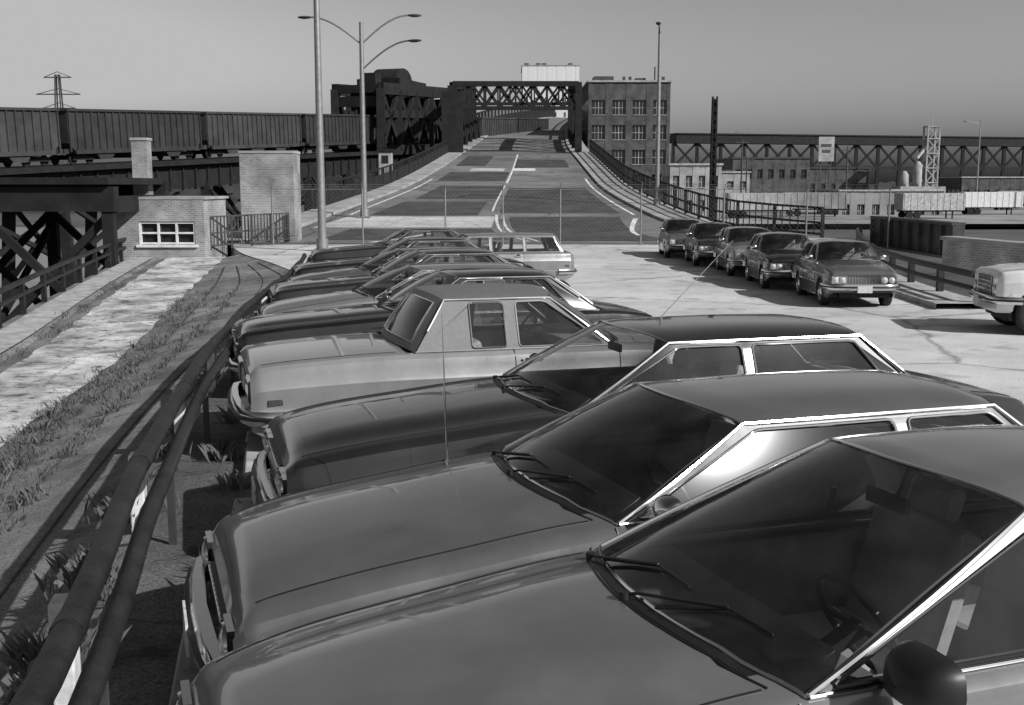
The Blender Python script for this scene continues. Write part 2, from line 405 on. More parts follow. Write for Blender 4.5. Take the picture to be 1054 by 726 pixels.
    for (s0,s1) in((-.05,.50),(-.75,-.2)):
        a=wsb(s0)+Vector((.05,0,.0)); a.z=top_z(-a.x,a.y)+.018
        a2=ws[0][min(range(21),key=lambda j:abs(SS[j]-(s0+.12)))]+Vector((.014,0,.022)); jj=min(range(21),key=lambda j:abs(SS[j]-s1)); b=ws[1][jj]+Vector((.010,0,.016))
        tm.tube([a,a2,b],.006,6); jk=max(0,min(20,jj+2)); tm.tube([ws[1][jk]+Vector((.006,0,.010)),ws[1][jj]+Vector((.006,0,.010)),ws[0][min(range(21),key=lambda j:abs(SS[j]-(s0+.2)))]+Vector((.012,0,.014))],.005,5)
        tm.lathe(a+Vector((0,0,-.01)),[(.001,.02),(.018,.02),(.02,-.01)],10,axis='Z')
    wz=wf(0); fz0=.40; fz1=zf-nose-.03
    gx=P.get('grillew',.52)
    tm.box((.004,0,(fz0+.1+fz1)/2),(.03,wz*2*gx,fz1-fz0-.12))
    nbar=7
    for i in range(nbar): ch.box((.022,0,lerp(fz0+.12,fz1-.03,i/(nbar-1))),(.012,wz*2*gx,.008))
    for i in range(-6,7): ch.box((.0205,wz*gx*i/6,(fz0+.1+fz1)/2),(.010,.006,fz1-fz0-.12))
    ln=MB()
    for sgn in(1,-1):
        yy=[wz*.80] if P.get('lamps',1)==1 else [wz*.86,wz*.64]
        for y in yy:
            r=.085 if len(yy)==1 else .068
            zz=(fz0+.1+fz1)/2+.01
            ch.box((.006,sgn*y,zz),(.03,r*2.35,r*2.2))
            ln.lathe((.022,sgn*y,zz),[(.0005,.028),(r*.5,.022),(r*.9,.006),(r,0)],20,axis='X')
            ch.lathe((.022,sgn*y,zz),[(r,0),(r*1.06,.012),(r*1.12,0)],20,axis='X')
    ab=MB()
    for sgn in(1,-1):
        ab.box((-.20,sgn*(side_y(.20,.56)+.001),.56),(.12,.012,.04))
    def bumper(path,z0,z1,m,th=.055):
        N=len(path); rows=[]
        for i,p in enumerate(path):
            a=Vector(path[max(0,i-1)]);b=Vector(path[min(N-1,i+1)]); t=(b-a).normalized(); nn=Vector((-t.y,t.x))
            if nn.dot(Vector(p)-Vector(cen))<0: nn=-nn
            row=[]
            for (o,z) in ((-th,z0),(0.0,z0),(.018,lerp(z0,z1,.2)),(.022,lerp(z0,z1,.5)),(.018,lerp(z0,z1,.8)),(0,z1),(-th,z1)):
                row.append((p[0]+nn.x*o,p[1]+nn.y*o,z))
            rows.append(row)
        m.grid(rows,0,close=True); m.poly(rows[0],0); m.poly(rows[-1],0)
    bz=P.get('bz',.46); bm=ch if P.get('chromebump',True) else tm
    cen=(-1,0)
    fp=[(-.38,W*.985+.02),(-.15,W*.955+.02),(-.02,W*.90),(.07,W*.78),(.10,W*.5),(.115,0)]
    fp=fp+[(x,-y) for x,y in fp[-2::-1]]
    bumper(fp,bz-.065,bz+.065,bm)
    bumper([(x*1.0+(.022 if x>0 else 0),y*(1.0 if x>0 else 1.022)) for x,y in fp],bz-.02,bz+.02,tm,.01)
    cen=(-L+1,0)
    rp=[(-L+.42,W*.985+.02),(-L+.15,W*.955+.02),(-L+.02,W*.90),(-L-.07,W*.78),(-L-.10,W*.5),(-L-.115,0)]
    rp=rp+[(x,-y) for x,y in rp[-2::-1]]
    bumper(rp,bz-.045,bz+.085,bm)
    bumper([(x-(.022 if x<-L else 0),y*(1.0 if x<-L else 1.022)) for x,y in rp],bz,bz+.04,tm,.01)
    tl=MB()
    wz=wf(L)
    for sgn in(1,-1):
        tl.box((-L-.006,sgn*wz*.72,zt-.20),(.03,wz*.42,.17)); ch.box((-L+.001,sgn*wz*.72,zt-.20),(.03,wz*.46,.20))
        tl.box((-L+.20,sgn*(side_y(L-.20,.62)+.001),.62),(.12,.012,.05))
    plt=MB(); plt.box((-L-.012,0,zt-.2),(.012,.31,.16)); plt.box((.155,0,bz-.04),(.012,.31,.15))
    it=MB()
    zfl=.32
    it.box((-(H+xd)/2-.0,0,zfl),(xd-H-.1,W*1.7,.03))
    for sgn in(1,-1):
        it.box((-(dA+dC)/2,sgn*W*.83,(zfl+belt(dA)-.02)/2),(dC-dA,.04,belt(dA)-.04-zfl))
    it.box((-(dA+.02),0,zfl+.22),(.1,W*1.6,.5)); it.box((-(dA+.13),0,zc-.04),(.30,W*1.62,.10))
    it.box((-(dA+.10),W*.42,zc+.02),(.22,.42,.08))
    it.box((-(xd-.22),0,zd-.03),(.42,W*1.6,.04))
    sx=H+1.28
    tilt=Matrix.Rotation(R(-18),3,'Y')
    itl=MB()
    for y in(W*.42,-W*.42):
        itl.box((-sx+.22,y,.52),(.52,W*.68,.16)); itl.box((-sx-.10,y,.80),(.13,W*.66,.52),M3=tilt)
        itl.box((-sx-.21,y,min(zr-.2,1.12)),(.09,.26,.15),M3=tilt)
    rx_=min(xd-.55,sx+.95)
    if not bed: itl.box((-rx_+.2,0,.5),(.5,W*1.45,.16)); itl.box((-rx_-.12,0,.74),(.14,W*1.45,.44),M3=tilt)
    cx=Vector((-(H+.62),W*.42,zc+.02)); ax=Matrix.Rotation(R(-62),3,'Y')
    sw=MB()
    sw.tube([cx+ax@Vector((.19*math.cos(a),.19*math.sin(a),0)) for a in [2*math.pi*k/24 for k in range(24)]],.013,8,closed=True)
    sw.beam(cx+ax@Vector((0,.18,0)),cx+ax@Vector((0,-.18,0)),.03,.02); sw.beam(cx,cx+Vector((.35,0,-.18)),.05,.05)
    sw.tube([(-(H+.75),0,zr-.10),(-(H+.73),0,zr-.19)],.01,6); sw.box((-(xat-.12),0,zr-.17),(.02,.22,.055))
    sw.obj('steering_wheel_and_mirror',TRIM,E,smooth=40)
    if P.get('paper'):
        plt.box((-(dA+.0),-W*.30,zc+.013),(.10,.16,.004),rz=.3)
    ub=MB(); ub.box((-L/2,0,.29),(L-.5,W*1.1,.16))
    if bed:
        bd=MB(); b0,b1=bed; zb=.75
        bd.box((-(b0+b1)/2,0,zb),(b1-b0,W*1.7,.03))
        for sgn in(1,-1): bd.box((-(b0+b1)/2,sgn*W*.845,(zb+zd)/2),(b1-b0,.03,zd-zb))
        bd.box((-b0,0,(zb+zd)/2),(.03,W*1.7,zd-zb)); bd.box((-b1,0,(zb+zd)/2),(.03,W*1.7,zd-zb))
        bd.obj('cargo_bed',INTERL,E)
    for c in(wa,wb):
        for sgn in(1,-1):
            y0=wf(c)*.93*sgn; y1=(wf(c)-.34)*sgn
            rws=[[(-c-(Ra+.012)*math.cos(R(a)),y,wr+(Ra+.012)*math.sin(R(a))) for a in range(-20,201,12)] for y in(y0,y1)]
            ub.grid(rws,0); ub.poly([p for p in rws[1]],0)
    whl=MB(); hub=MB()
    tw=.19
    for c in(wa,wb):
        for sgn in(1,-1):
            yc=(wf(c)*.965-tw/2)*sgn
            pr=[(wr*.58,-tw/2),(wr*.80,-tw/2-.005),(wr*.95,-tw/2+.01),(wr,-tw/2+.035),(wr,tw/2-.035),(wr*.95,tw/2-.01),(wr*.80,tw/2+.005),(wr*.58,tw/2),(wr*.56,tw/2-.04)]
            whl.lathe((-c,yc,wr),[(r,a*sgn) for r,a in pr],32)
            hp=[(wr*.60,tw/2-.004),(wr*.57,tw/2+.004),(wr*.52,tw/2-.012),(wr*.40,tw/2-.02),(wr*.34,tw/2-.006),(wr*.2,tw/2+.008),(.001,tw/2+.012)]
            hub.lathe((-c,yc,wr),[(r,a*sgn) for r,a in hp],32)
            for k in range(12):
                a=2*math.pi*k/12; whl.box((-c+wr*.46*math.cos(a),yc+(tw/2-.012)*sgn,wr+wr*.46*math.sin(a)),(.022,.006,.022))
    bodymats=[body,roofmat or body,TRIM]
    mb.obj('body',bodymats,E,smooth=28)
    gl.obj('glass',GLASS,E,smooth=40); ch.obj('chrome_trim',CHROME,E,smooth=40); tm.obj('black_trim',TRIM,E,smooth=40)
    ln.obj('headlights',LENS,E,smooth=50); tl.obj('tail_lights',TAIL,E); ab.obj('side_markers',AMBER,E); plt.obj('number_plates',PLATE,E)
    it.obj('dashboard_and_floor',INTER,E,bevel=.01); itl.obj('seats',inter,E,bevel=.035)
    ub.obj('underbody',RUBBER,E,smooth=40); whl.obj('tyres',RUBBER,E,smooth=40); hub.obj('hubcaps',CHROME,E,smooth=30)
    if 'antenna' in P:
        an=MB(); d,y,dx,dy,h=P['antenna']; z=top_z(d,y)
        an.tube([(-d,y,z-.01),(-d,y,z+.03),(-d+dx,y+dy,z+h)],[.012,.006,.0022],6); an.obj('antenna',CHROME,E)
    return E

PA=dict(L=4.4,W=.80,hood=1.45,rg=4.05,roof=1.42,wa=.78,wb=3.22,zf=.70,zc=.93,zd=.93,zt=.82,wt=2.55,rr=3.35,yr=.53,win=[(1.69,3.02,2.61,3.02),(3.10,3.82,3.10,3.36)],
  doors=[1.58,3.06],handles=[2.84],mould=.0,blackmirror=True,mirsize=1.5,chromebump=False,rgbow=.03,chromewin=False,nose=.07,crown=.06,paper=True,mirx=.24)
PB=dict(L=4.75,W=.86,hood=1.45,rg=4.30,roof=1.37,wa=.82,wb=3.58,zf=.71,zc=.93,zd=.93,zt=.85,wt=2.32,rr=3.76,win=[(1.70,3.14,2.38,3.14),(3.22,4.08,3.22,3.72)],
  doors=[1.60,3.18],handles=[2.96],mould=0,antenna=(1.25,-.66,.02,0,.80),yr=.58,crown=.055,nose=.08)
PC=dict(L=5.3,W=.92,hood=1.62,rg=4.52,roof=1.46,wa=.90,wb=3.88,zf=.78,zc=.97,zd=.97,zt=.88,wt=2.50,rr=3.94,win=[(1.87,3.02,2.56,3.02),(3.10,4.16,3.10,3.88)],
  doors=[1.76,3.06,3.9],handles=[2.88,3.75],mould=.55,lamps=2,archchrome=True)
PD=dict(L=5.3,W=.94,hood=1.85,rg=3.98,roof=1.50,wa=.95,wb=3.90,zf=.84,zc=.98,zd=.98,zt=.90,wt=2.58,rr=3.58,win=[(2.10,2.92,2.64,2.92),(3.04,3.36,3.04,3.36)],
  doors=[1.97,2.98],handles=[2.8],mould=.40,lamps=2,rgs=.88,antenna=(1.7,-.74,.95,0,.95))
PE=dict(PC); PE.update(L=5.1,hood=1.78,rg=4.42,wb=3.82,wt=2.6,rr=3.72,win=[(2.02,3.15,2.67,3.15),(3.23,3.98,3.23,3.66)],doors=[1.92,3.19],handles=[3.0],zf=.82)
PF=dict(PB); PF.pop('antenna')
PS=dict(L=3.80,W=.80,hood=1.20,rg=3.38,roof=1.39,wa=.68,wb=2.98,wr=.29,Ra=.325,zf=.78,zc=.93,zd=.94,zt=.87,wt=1.84,rr=2.92,win=[(1.44,2.20,1.89,2.20),(2.28,3.02,2.28,2.85)],
  doors=[1.34,2.24,2.96],handles=[2.08,2.82],mould=.5,mirrors=2,lamps=2)
PH=dict(PS); PH.update(rr=3.16,rg=3.62,win=[(1.44,2.33,1.89,2.33),(2.41,3.22,2.41,3.05)],doors=[1.34,2.37],handles=[2.18],lamps=1)
PW=dict(L=4.9,W=.90,hood=1.6,rg=4.75,roof=1.43,wa=.86,wb=3.6,zf=.78,zc=.94,zd=.95,zt=.93,wt=2.25,rr=4.45,win=[(1.84,2.75,2.31,2.75),(2.83,3.6,2.83,3.6),(3.68,4.55,3.68,4.38)],
  doors=[1.76,2.79,3.6],handles=[2.6,3.45],mould=.5)
PT=dict(L=4.9,W=.93,hood=1.12,rg=2.62,roof=1.78,wa=.66,wb=3.75,wr=.36,Ra=.42,zbot=.38,zf=1.08,zc=1.17,zd=1.17,zt=1.16,wt=1.72,rr=2.42,win=[(1.36,2.44,1.77,2.36)],
  doors=[1.25,2.52],handles=[2.3],mould=.70,bed=(2.8,4.78),bz=.60,yr=.70,lamps=1,mirrors=2,crown=.03)

grA=paint('grey_a',.20,metal=.5,rough=.36); grB=paint('grey_b',.15,metal=.45,rough=.34); blk=paint('black',.010,rough=.25); drk=paint('dark',.018,rough=.25); lgt=paint('light',.24); sil=paint('silver',.24,metal=.4); wht=paint('white',.66,metal=0.)
mid=paint('mid',.09)
VINYL=M('vinyl_roof',.13,rough=.42,var=.15,scale=30,bump=.25,bscale=300)
car('parked_car',(-.93,3.02),199.5,grA,PA,inter=INTERL)
car('parked_car',(-1.32,4.72),199,grB,PB,inter=INTERL)
car('parked_car',(-1.55,7.0),196.5,drk,PC,inter=INTERL)
hd=17; tail=Vector((-2.45,9.85)); fw=Vector((math.cos(R(hd)),math.sin(R(hd))))
nn=tail+fw*PD['L']; car('parked_car',(nn.x,nn.y),hd,lgt,PD,roofmat=VINYL,inter=INTERL)
car('parked_car',(-3.3,12.9),196,blk,PE)
car('parked_car',(-3.7,15.7),195,sil,PF)
car('parked_car',(-4.1,18.5),195,drk,PE)
car('parked_car',(-4.45,21.3),194,mid,PF)
car('parked_car',(-4.8,24.0),194,blk,PE)
car('parked_station_wagon',(-3.4,27.0),193,sil,PW)
car('parked_car',(-5.4,29.4),193,drk,PE)
for (x,y,m_,p_) in ((7.5,23.2,mid,PS),(7.1,27.1,blk,PS),(7.0,31.0,sil,PH),(6.65,34.9,drk,PS),(6.25,38.8,mid,PH)):
    car('parked_compact_car',(x,y),267,m_,p_)
car('parked_pickup_truck',(8.5,19.5),171,wht,PT)

# ---------------------------------------------------------------- ground
def sheet(name,pts,z,mat):
    mb=MB(); mb.poly([(p[0],p[1],z) for p in pts]); return mb.obj(name,mat)
sheet('ground',[(-4000,-600),(4000,-600),(4000,6000),(-4000,6000)],-6.1,FARG)
sheet('river',[(-900,-50),(-9,-50),(-9,260),(-900,700)],-6.0,WATER)
railpts=[(-.9,-6),(-1.2,0),(-1.55,3.2),(-1.74,4.15),(-2.15,5.9),(-3.1,10.6),(-4.1,17.),(-5.2,26.5),(-6.0,31.5)]
rx=pchip([(p[1],p[0]) for p in railpts]+[(36,-7.6),(42,-10.2),(48,-12.2)])
rl=pchip([(-6,34),(17,34),(20.5,13),(24,10.6),(31,11.2),(40,13.4),(48.5,16.2)])
mb=MB(); rows=[]
for i in range(80):
    y=lerp(-6,48.5,i/79); a=rx(y)-.16; b=rl(y); rows.append([(a,y,-6)]+[(lerp(a,b,k/8),y,0) for k in range(9)]+[(b,y,-6)])
mb.grid(rows); mb.poly(rows[0]); mb.obj('parking_lot_pavement',LOT)
mb=MB(); rows=[]
for i in range(60):
    y=lerp(-6,25,i/59); w=lerp(1.0,.5,max(0,min(1,(y-4)/20))); a=rx(y)-.10; rows.append([(a,y,0.0),(a,y,.05),(a+w*.5,y,.05),(a+w,y,.05),(a+w,y,0)])
mb.grid(rows); mb.obj('asphalt_walkway',WALK)
e1=pchip([(-6,-3.9),(0,-4.3),(6.5,-5.1),(13,-6.2),(18.5,-7.0),(30,-9.1),(42.6,-11.2)])
e2=pchip([(-6,-5.4),(0,-5.8),(6.5,-6.6),(17,-8.4),(32,-11.5),(42.6,-13.4)])
zz=pchip([(-6,-.75),(6.5,-.7),(19,-.6),(30,-.45),(42.6,-.2)])
mb=MB(); rows=[]
for i in range(61):
    y=lerp(-6,42.6,i/60); r=rx(y)-.15; a=e1(y);b=e2(y);z=zz(y)
    row=[(r,y,-.02)]
    for k in range(1,8):
        t=k/8; row.append((lerp(r,a,t),y,lerp(-.04,z,t**.9)+random.uniform(-.008,.008)))
    row+=[(a,y,z),(b,y,z),(b-.5,y,z-.08),(b-.55,y,z-.04),(b-1.3,y,z-.04),(b-1.9,y,z-.12),(b-2.1,y,-6.05)]
    rows.append(row)
mb.grid(rows); mb.obj('river_bank_terrain',BANK,smooth=40)
mb=MB()
for t,w in((.14,.018),(.33,.014),(.55,.02),(.78,.03)):
    ys=[lerp(-4,38,i/50) for i in range(51)]
    mb.tube([(lerp(rx(y)-.15,e1(y),t),y,lerp(-.04,zz(y),t**.9)+.004) for y in ys],w,6)
mb.obj('timber_edging',STEELM,smooth=50)
mb=MB(); mb.grid([[(lerp(e1(y),e2(y),t)+.05*math.sin(y*3+t*5),y,zz(y)+.03) for t in (0,.25,.5,.75,1)] for y in [lerp(-6,42.6,i/60) for i in range(61)]]); mb.obj('concrete_path',PATH)
mb=MB(); mb.grid([[(e2(y)-.62,y,zz(y)+.02),(e2(y)-1.45,y,zz(y)+.02)] for y in [lerp(-6,42.6,i/40) for i in range(41)]]); mb.obj('concrete_ledge',CONC)
mb=MB()
def clump(x,y,z,n,h,spread):
    for _ in range(n):
        a=random.uniform(0,6.28); r=random.gauss(0,spread); px=x+r*math.cos(a); py=y+r*math.sin(a); hh=h*random.uniform(.2,1.1); w=random.uniform(.001,.0028)
        b=random.uniform(0,6.28); lean=random.uniform(.1,.9)*hh; dx,dy=math.cos(b),math.sin(b)
        p=[(px-dy*w,py+dx*w,z-.02),(px+dy*w,py-dx*w,z-.02),(px+dx*lean*.35+dy*w*.7,py+dy*lean*.35-dx*w*.7,z+hh*.6),(px+dx*lean,py+dy*lean,z+hh)]
        mb.add(p,[(0,1,2),(0,2,3)])
for i in range(620):
    y=random.triangular(4,34,10); t=random.choice([random.gauss(.84,.09),random.gauss(.55,.02),random.gauss(.78,.03),random.gauss(.93,.06)])
    r=rx(y)-.15;a=e1(y); x=lerp(r,a,t); z=lerp(-.04,zz(y),min(1,max(0,t))**.9)
    clump(x,y,z,random.randint(16,44),random.choice([.05,.08,.13]),.11)
for i in range(45):
    y=random.uniform(4.5,20); clump(rx(y)-.2-abs(random.gauss(0,.12)),y,-.03,random.randint(20,50),random.choice([.08,.15]),.07)
for i in range(60):
    y=random.uniform(5,34); clump(e2(y)-.3+random.uniform(-.2,.3),y,zz(y)-.02,30,.12,.12)
for (dx,y,n,h) in ((.55,6.4,140,.22),(.5,5.9,120,.18),(.6,7.3,90,.18),(.5,4.3,60,.07),(-.28,5.0,300,.24),(-.3,6.2,260,.24),(-.25,7.6,160,.22),(.3,9.4,140,.22),(.5,8.4,100,.18),(.3,11,80,.2)):
    clump(rx(y)+dx,y,.03,n,h,.11)
mb.obj('weeds',WEED)
for (x,y) in ((-1.78,6.95),(-2.25,9.3),(-1.42,4.5)):
    mb=MB(); d=Vector((-.22,.975,0)); nrm=Vector((.975,.22,0)); rws=[]
    for t in(-.8,.8):
        c=Vector((x,y,0))+d*t; rws.append([c-nrm*.1+Vector((0,0,.05)),c-nrm*.07+Vector((0,0,.17)),c+nrm*.07+Vector((0,0,.17)),c+nrm*.1+Vector((0,0,.0))])
    mb.grid(rws,close=True); mb.poly(rws[0]); mb.poly(rws[1]); mb.obj('concrete_wheel_stop',CONC,bevel=.01)
E=empty('pipe_guard_rail')
mb=MB(); ys=[lerp(.6,30,i/110) for i in range(111)]
wob=lambda y,p: .007*math.sin(y*1.3+p)+.003*math.sin(y*3.1+p*2)
mb.tube([(rx(y)+wob(y,2),y,.70+wob(y,0)) for y in ys],.060,14); mb.tube([(rx(y)+.13,y,.60+wob(y,1)) for y in ys],.050,14)
for y in (2.1,4.0,6.6,9.4,12.4,15.6,19,22.5,26,29.5):
    c=Vector((rx(y)+wob(y,2),y,.70+wob(y,0))); mb.tube([c+Vector((.012,-.06,0)),c+Vector((-.012,.06,0))],.066,14)
mb.obj('rails',PIPE,E,smooth=50)
mb=MB()
for y in (1.5,4.75,7.6,10.4,13.4,16.8,20.5,24,27.5): mb.box((rx(y)-.17,y,.10),(.10,.15,.86),rz=.2)
mb.obj('wooden_posts',WOOD,E,bevel=.01)
mb=MB()
for y in (3.9,7.0,10,13,16.4,20,23.5,27): mb.beam((rx(y)+.13,y,0),(rx(y)+.13,y,.56),.05,.02)
mb.obj('steel_legs',STEELM,E)
E=empty('river_pipe_rail')
mb=MB(); ys=[lerp(2,43,i/40) for i in range(41)]
mb.tube([(e2(y)-1.75,y,zz(y)+.72) for y in ys],.075,8); mb.tube([(e2(y)-1.75,y,zz(y)+.40) for y in ys],.06,8)
for i in range(17): y=lerp(2.5,42,i/16); mb.beam((e2(y)-1.75,y,zz(y)-.1),(e2(y)-1.75,y,zz(y)+.72),.12,.12)
mb.obj('pipes_and_posts',PIPE,E,smooth=50)

# ---------------------------------------------------------------- steel trestle at far left
E=empty('steel_pier_trestle'); mb=MB()
for yy,z1 in ((40,2.0),(46,2.2)):
    mb.box((-24,yy,z1+.1),(19.2,.5,.9))
    xs=[-14.7,-19.3,-24,-29]
    for x in xs: mb.box((x,yy,-2),(.42,.36,8.2))
    for a,b in zip(xs,xs[1:]):
        mb.beam((a,yy+.2,1.6),(b,yy+.2,-3),.2,.28); mb.beam((a,yy-.2,-3),(b,yy-.2,1.6),.2,.28); mb.beam((a,yy,-3),(b,yy,-3),.25,.3)
for x in (-14.7,-19.3,-24,-29): mb.beam((x,40,1.9),(x,46,1.9),.4,.6); mb.beam((x,40,-3),(x,46,1),.2,.2)
mb.box((-24,43,2.75),(19,7,.25))
mb.obj('bents_and_girders',STEEL,E)

# ---------------------------------------------------------------- pump house & brick walls
E=empty('brick_pump_house')
mb=MB(); X0,X1,Y0,Y1=-15.45,-12.0,42.8,46; wx0,wx1,wz0,wz1=-14.55,-12.35,.30,1.20
zt=2.05
mb.box(((X0+wx0)/2,Y0,(-1+zt)/2),(wx0-X0,.25,zt+1)); mb.box(((X1+wx1)/2,Y0,(-1+zt)/2),(X1-wx1,.25,zt+1))
mb.box(((wx0+wx1)/2,Y0,(-1+wz0)/2),(wx1-wx0,.25,wz0+1)); mb.box(((wx0+wx1)/2,Y0,(wz1+zt)/2),(wx1-wx0,.25,zt-wz1))
mb.box((X0+.122,(Y0+Y1)/2+.06,(zt-1)/2),(.25,Y1-Y0-.13,zt+1)); mb.box((X1-.122,(Y0+Y1)/2+.06,(zt-1)/2),(.25,Y1-Y0-.13,zt+1)); mb.box(((X0+X1)/2,Y1+.06,(zt-1)/2),(X1-X0-.5,.25,zt+1))
mb.obj('walls',BRICK,E)
mb=MB(); mb.box(((X0+X1)/2,(Y0+Y1)/2+.05,zt+.05),(X1-X0+.16,Y1-Y0+.4,.10)); mb.obj('roof_slab',PALE,E)
mb=MB(); mb.box(((wx0+wx1)/2,Y0+.08,(wz0+wz1)/2),(wx1-wx0,.02,wz1-wz0)); mb.obj('window_glass',WIN,E)
mb=MB()
for i in range(4): mb.box((lerp(wx0+.04,wx1-.04,i/3),Y0-.03,(wz0+wz1)/2),(.08,.1,wz1-wz0-.002))
for i in range(3): mb.box(((wx0+wx1)/2,Y0-.035,lerp(wz0+.05,wz1-.05,i/2)),(wx1-wx0-.004,.08,.07))
mb.box(((wx0+wx1)/2,Y0-.16,wz0-.05),(wx1-wx0+.2,.12,.1)); mb.obj('window_frame',WHITE,E)
E=empty('brick_chimney'); mb=MB(); mb.box((-15.15,45.2,1.8),(.62,.6,5.2)); mb.obj('stack',BRICK,E); mb=MB(); mb.box((-15.15,45.2,4.45),(.70,.68,.10)); mb.obj('cap',PALE,E)
E=empty('brick_pier'); mb=MB(); mb.box((-11.0,50.2,1.55),(2.4,1.6,4.9)); mb.obj('shaft',BRICK,E); mb=MB(); mb.box((-11.0,50.2,4.06),(2.46,1.66,.11)); mb.obj('coping',PALE,E)

# ---------------------------------------------------------------- approach road
zr_=pchip([(44,-.02),(48.5,.03),(56,.32),(64.6,.9),(86,2.7),(122,6.0),(172,10.3),(237,15.6),(323,21.8),(420,26)])
xl=pchip([(48.5,-12.0),(56,-11.2),(64.6,-10.4),(86,-7.6),(122,-5.4),(172,-3.2),(237,2.5),(323,12.5),(420,30)])
xr=pchip([(48.5,13.0),(56,9.2),(64.6,7.9),(86,6.6),(122,6.6),(172,8.2),(237,12.5),(323,21),(420,38)])
yy=[48.4+ (400-48.4)*(i/120)**1.4 for i in range(121)]
mb=MB(); rows=[]
for y in yy:
    z=zr_(y);a=xl(y);b=xr(y)
    rows.append([(a-1.9,y,-6.0),(a-1.8,y,z+.15),(a,y,z+.15),(a+.001,y,z)]+[(lerp(a,b,t/6),y,z+.0) for t in range(1,6)]+[(b,y,z),(b+.001,y,z+.15),(b+2.2,y,z+.15),(b+2.3,y,-6.0)])
mb.grid(rows,mfn=lambda i,j:1 if j in(0,1,2,9,10,11,12) else 0); mb.obj('bridge_approach_road',[ROADM,PALE])
def rq(name,quads,mat,lift):
    mb=MB()
    for (y0,y1,f0,f1,g0,g1) in quads:
        rws=[]
        for i in range(9):
            y=lerp(y0,y1,i/8); a,b=xl(y),xr(y); rws.append([(lerp(a,b,lerp(f0,g0,i/8)+(lerp(f1,g1,i/8)-lerp(f0,g0,i/8))*k/4),y,zr_(y)+lift) for k in range(5)])
        mb.grid(rws)
    return mb.obj(name,mat)
rq('road_patch',[(50.5,56.5,.12,.50,.14,.50),(64,72,.12,.46,.14,.47),(74,84,.16,.5,.16,.5),(50,63,.55,.80,.56,.90),(65,82,.53,.92,.53,.92),(88,97,.10,.49,.10,.49),(102,112,.5,.9,.5,.9),(104,118,.08,.3,.08,.3)],ROADP,.012)
rq('pale_concrete_patch',[(57.3,63.2,.03,.50,.06,.52),(98,101,.22,.45,.22,.45)],ROADC,.008)
rq('painted_marking',[(49.5,64,.515,.522,.515,.524),(49.5,64,.535,.542,.535,.543),(53,62,.80,.81,.93,.945),(49,54,.22,.235,.34,.352),(66,84,.5,.507,.5,.508),(98,101,.5,.66,.5,.66),(86,120,.50,.512,.50,.512),(64,90,.05,.06,.05,.062),(64,90,.95,.96,.95,.962)],MARK,.017)
def railing(name,fx,y0,y1,step,h,mat,lat=True,zf=zr_,solid=0,t=1.0):
    mb=MB(); n=int((y1-y0)/step)
    P=[Vector((fx(lerp(y0,y1,i/n)),lerp(y0,y1,i/n),zf(lerp(y0,y1,i/n))+.15)) for i in range(n+1)]
    for p in P: mb.box((p.x,p.y,p.z+h/2),(.14*t,.14*t,h))
    for a,b in zip(P,P[1:]):
        for k in (1.0,.5,.12): mb.beam(a+Vector((0,0,h*k)),b+Vector((0,0,h*k)),.10*t,.10*t)
        if lat:
            m=6
            for i in range(1,m): q=a.lerp(b,i/m); mb.beam(q+Vector((0,0,h*.12)),q+Vector((0,0,h)),.045,.045)
        if solid: mb.beam(a+Vector((0,0,solid/2)),b+Vector((0,0,solid/2)),.06,solid)
    return mb.obj(name,mat)
railing('bridge_railing',lambda y:xr(y)+2.0,50,122,2.6,1.35,STEEL)
railing('bridge_railing',lambda y:xl(y)-1.6,66,122,2.6,1.35,STEEL,solid=.9)
railing('bridge_railing',lambda y:xl(y)-.8,152,330,6,3.4,STEEL,solid=2.2,t=2)
railing('bridge_railing',lambda y:xr(y)+.8,152,330,6,2.4,STEEL,solid=1.4,t=2)
railing('river_railing',lambda y:lerp(-12.0,-10.0,(y-43.5)/6),43.5,49.3,1.2,1.3,STEELM,zf=lambda y:-.1,t=.6)
E=empty('steel_girder_parapet'); mb=MB()
a=Vector((15.6,47,0)); b=Vector((15.7,38.5,0))
mb.beam(a+Vector((0,0,.6)),b+Vector((0,0,.6)),.12,1.2); mb.beam(a+Vector((0,0,1.25)),b+Vector((0,0,1.25)),.5,.1); mb.beam(a+Vector((0,0,.05)),b+Vector((0,0,.05)),.5,.1)
for i in range(9): c=a.lerp(b,i/8); mb.box((c.x,c.y,.63),(.42,.08,1.12))
mb.obj('girder',STEELM,E)
E=empty('brick_parapet'); mb=MB(); mb.beam((14.6,36.5,.35),(15.5,31,.35),.45,.9); mb.obj('wall',BRICK,E); mb=MB(); mb.beam((14.6,36.6,.86),(15.52,30.9,.86),.6,.12); mb.obj('coping',PALE,E)
E=empty('pipe_guard_rail'); mb=MB()
pr=[(9.9,23.3),(10.1,27),(10.8,32),(12.2,38),(13.6,43),(15.0,47.5)]; fx=pchip([(p[1],p[0]) for p in pr]); ys=[lerp(23.3,47.5,i/40) for i in range(41)]
mb.tube([(fx(y),y,.72) for y in ys],.075,8); mb.tube([(fx(y),y,.42) for y in ys],.06,8)
for i in range(11): y=lerp(23.3,47.3,i/10); mb.beam((fx(y)+.1,y,-.1),(fx(y)+.1,y,.75),.14,.14)
mb.obj('pipes_and_posts',PIPE,E,smooth=50)
mb=MB(); rws=[]
for y in [lerp(23,48,i/20) for i in range(21)]: rws.append([(fx(y)-.9,y,0),(fx(y)-.9,y,.13),(fx(y)+.3,y,.13),(fx(y)+.3,y,-.3)])
mb.grid(rws); mb.obj('kerb_and_sidewalk',CONC)

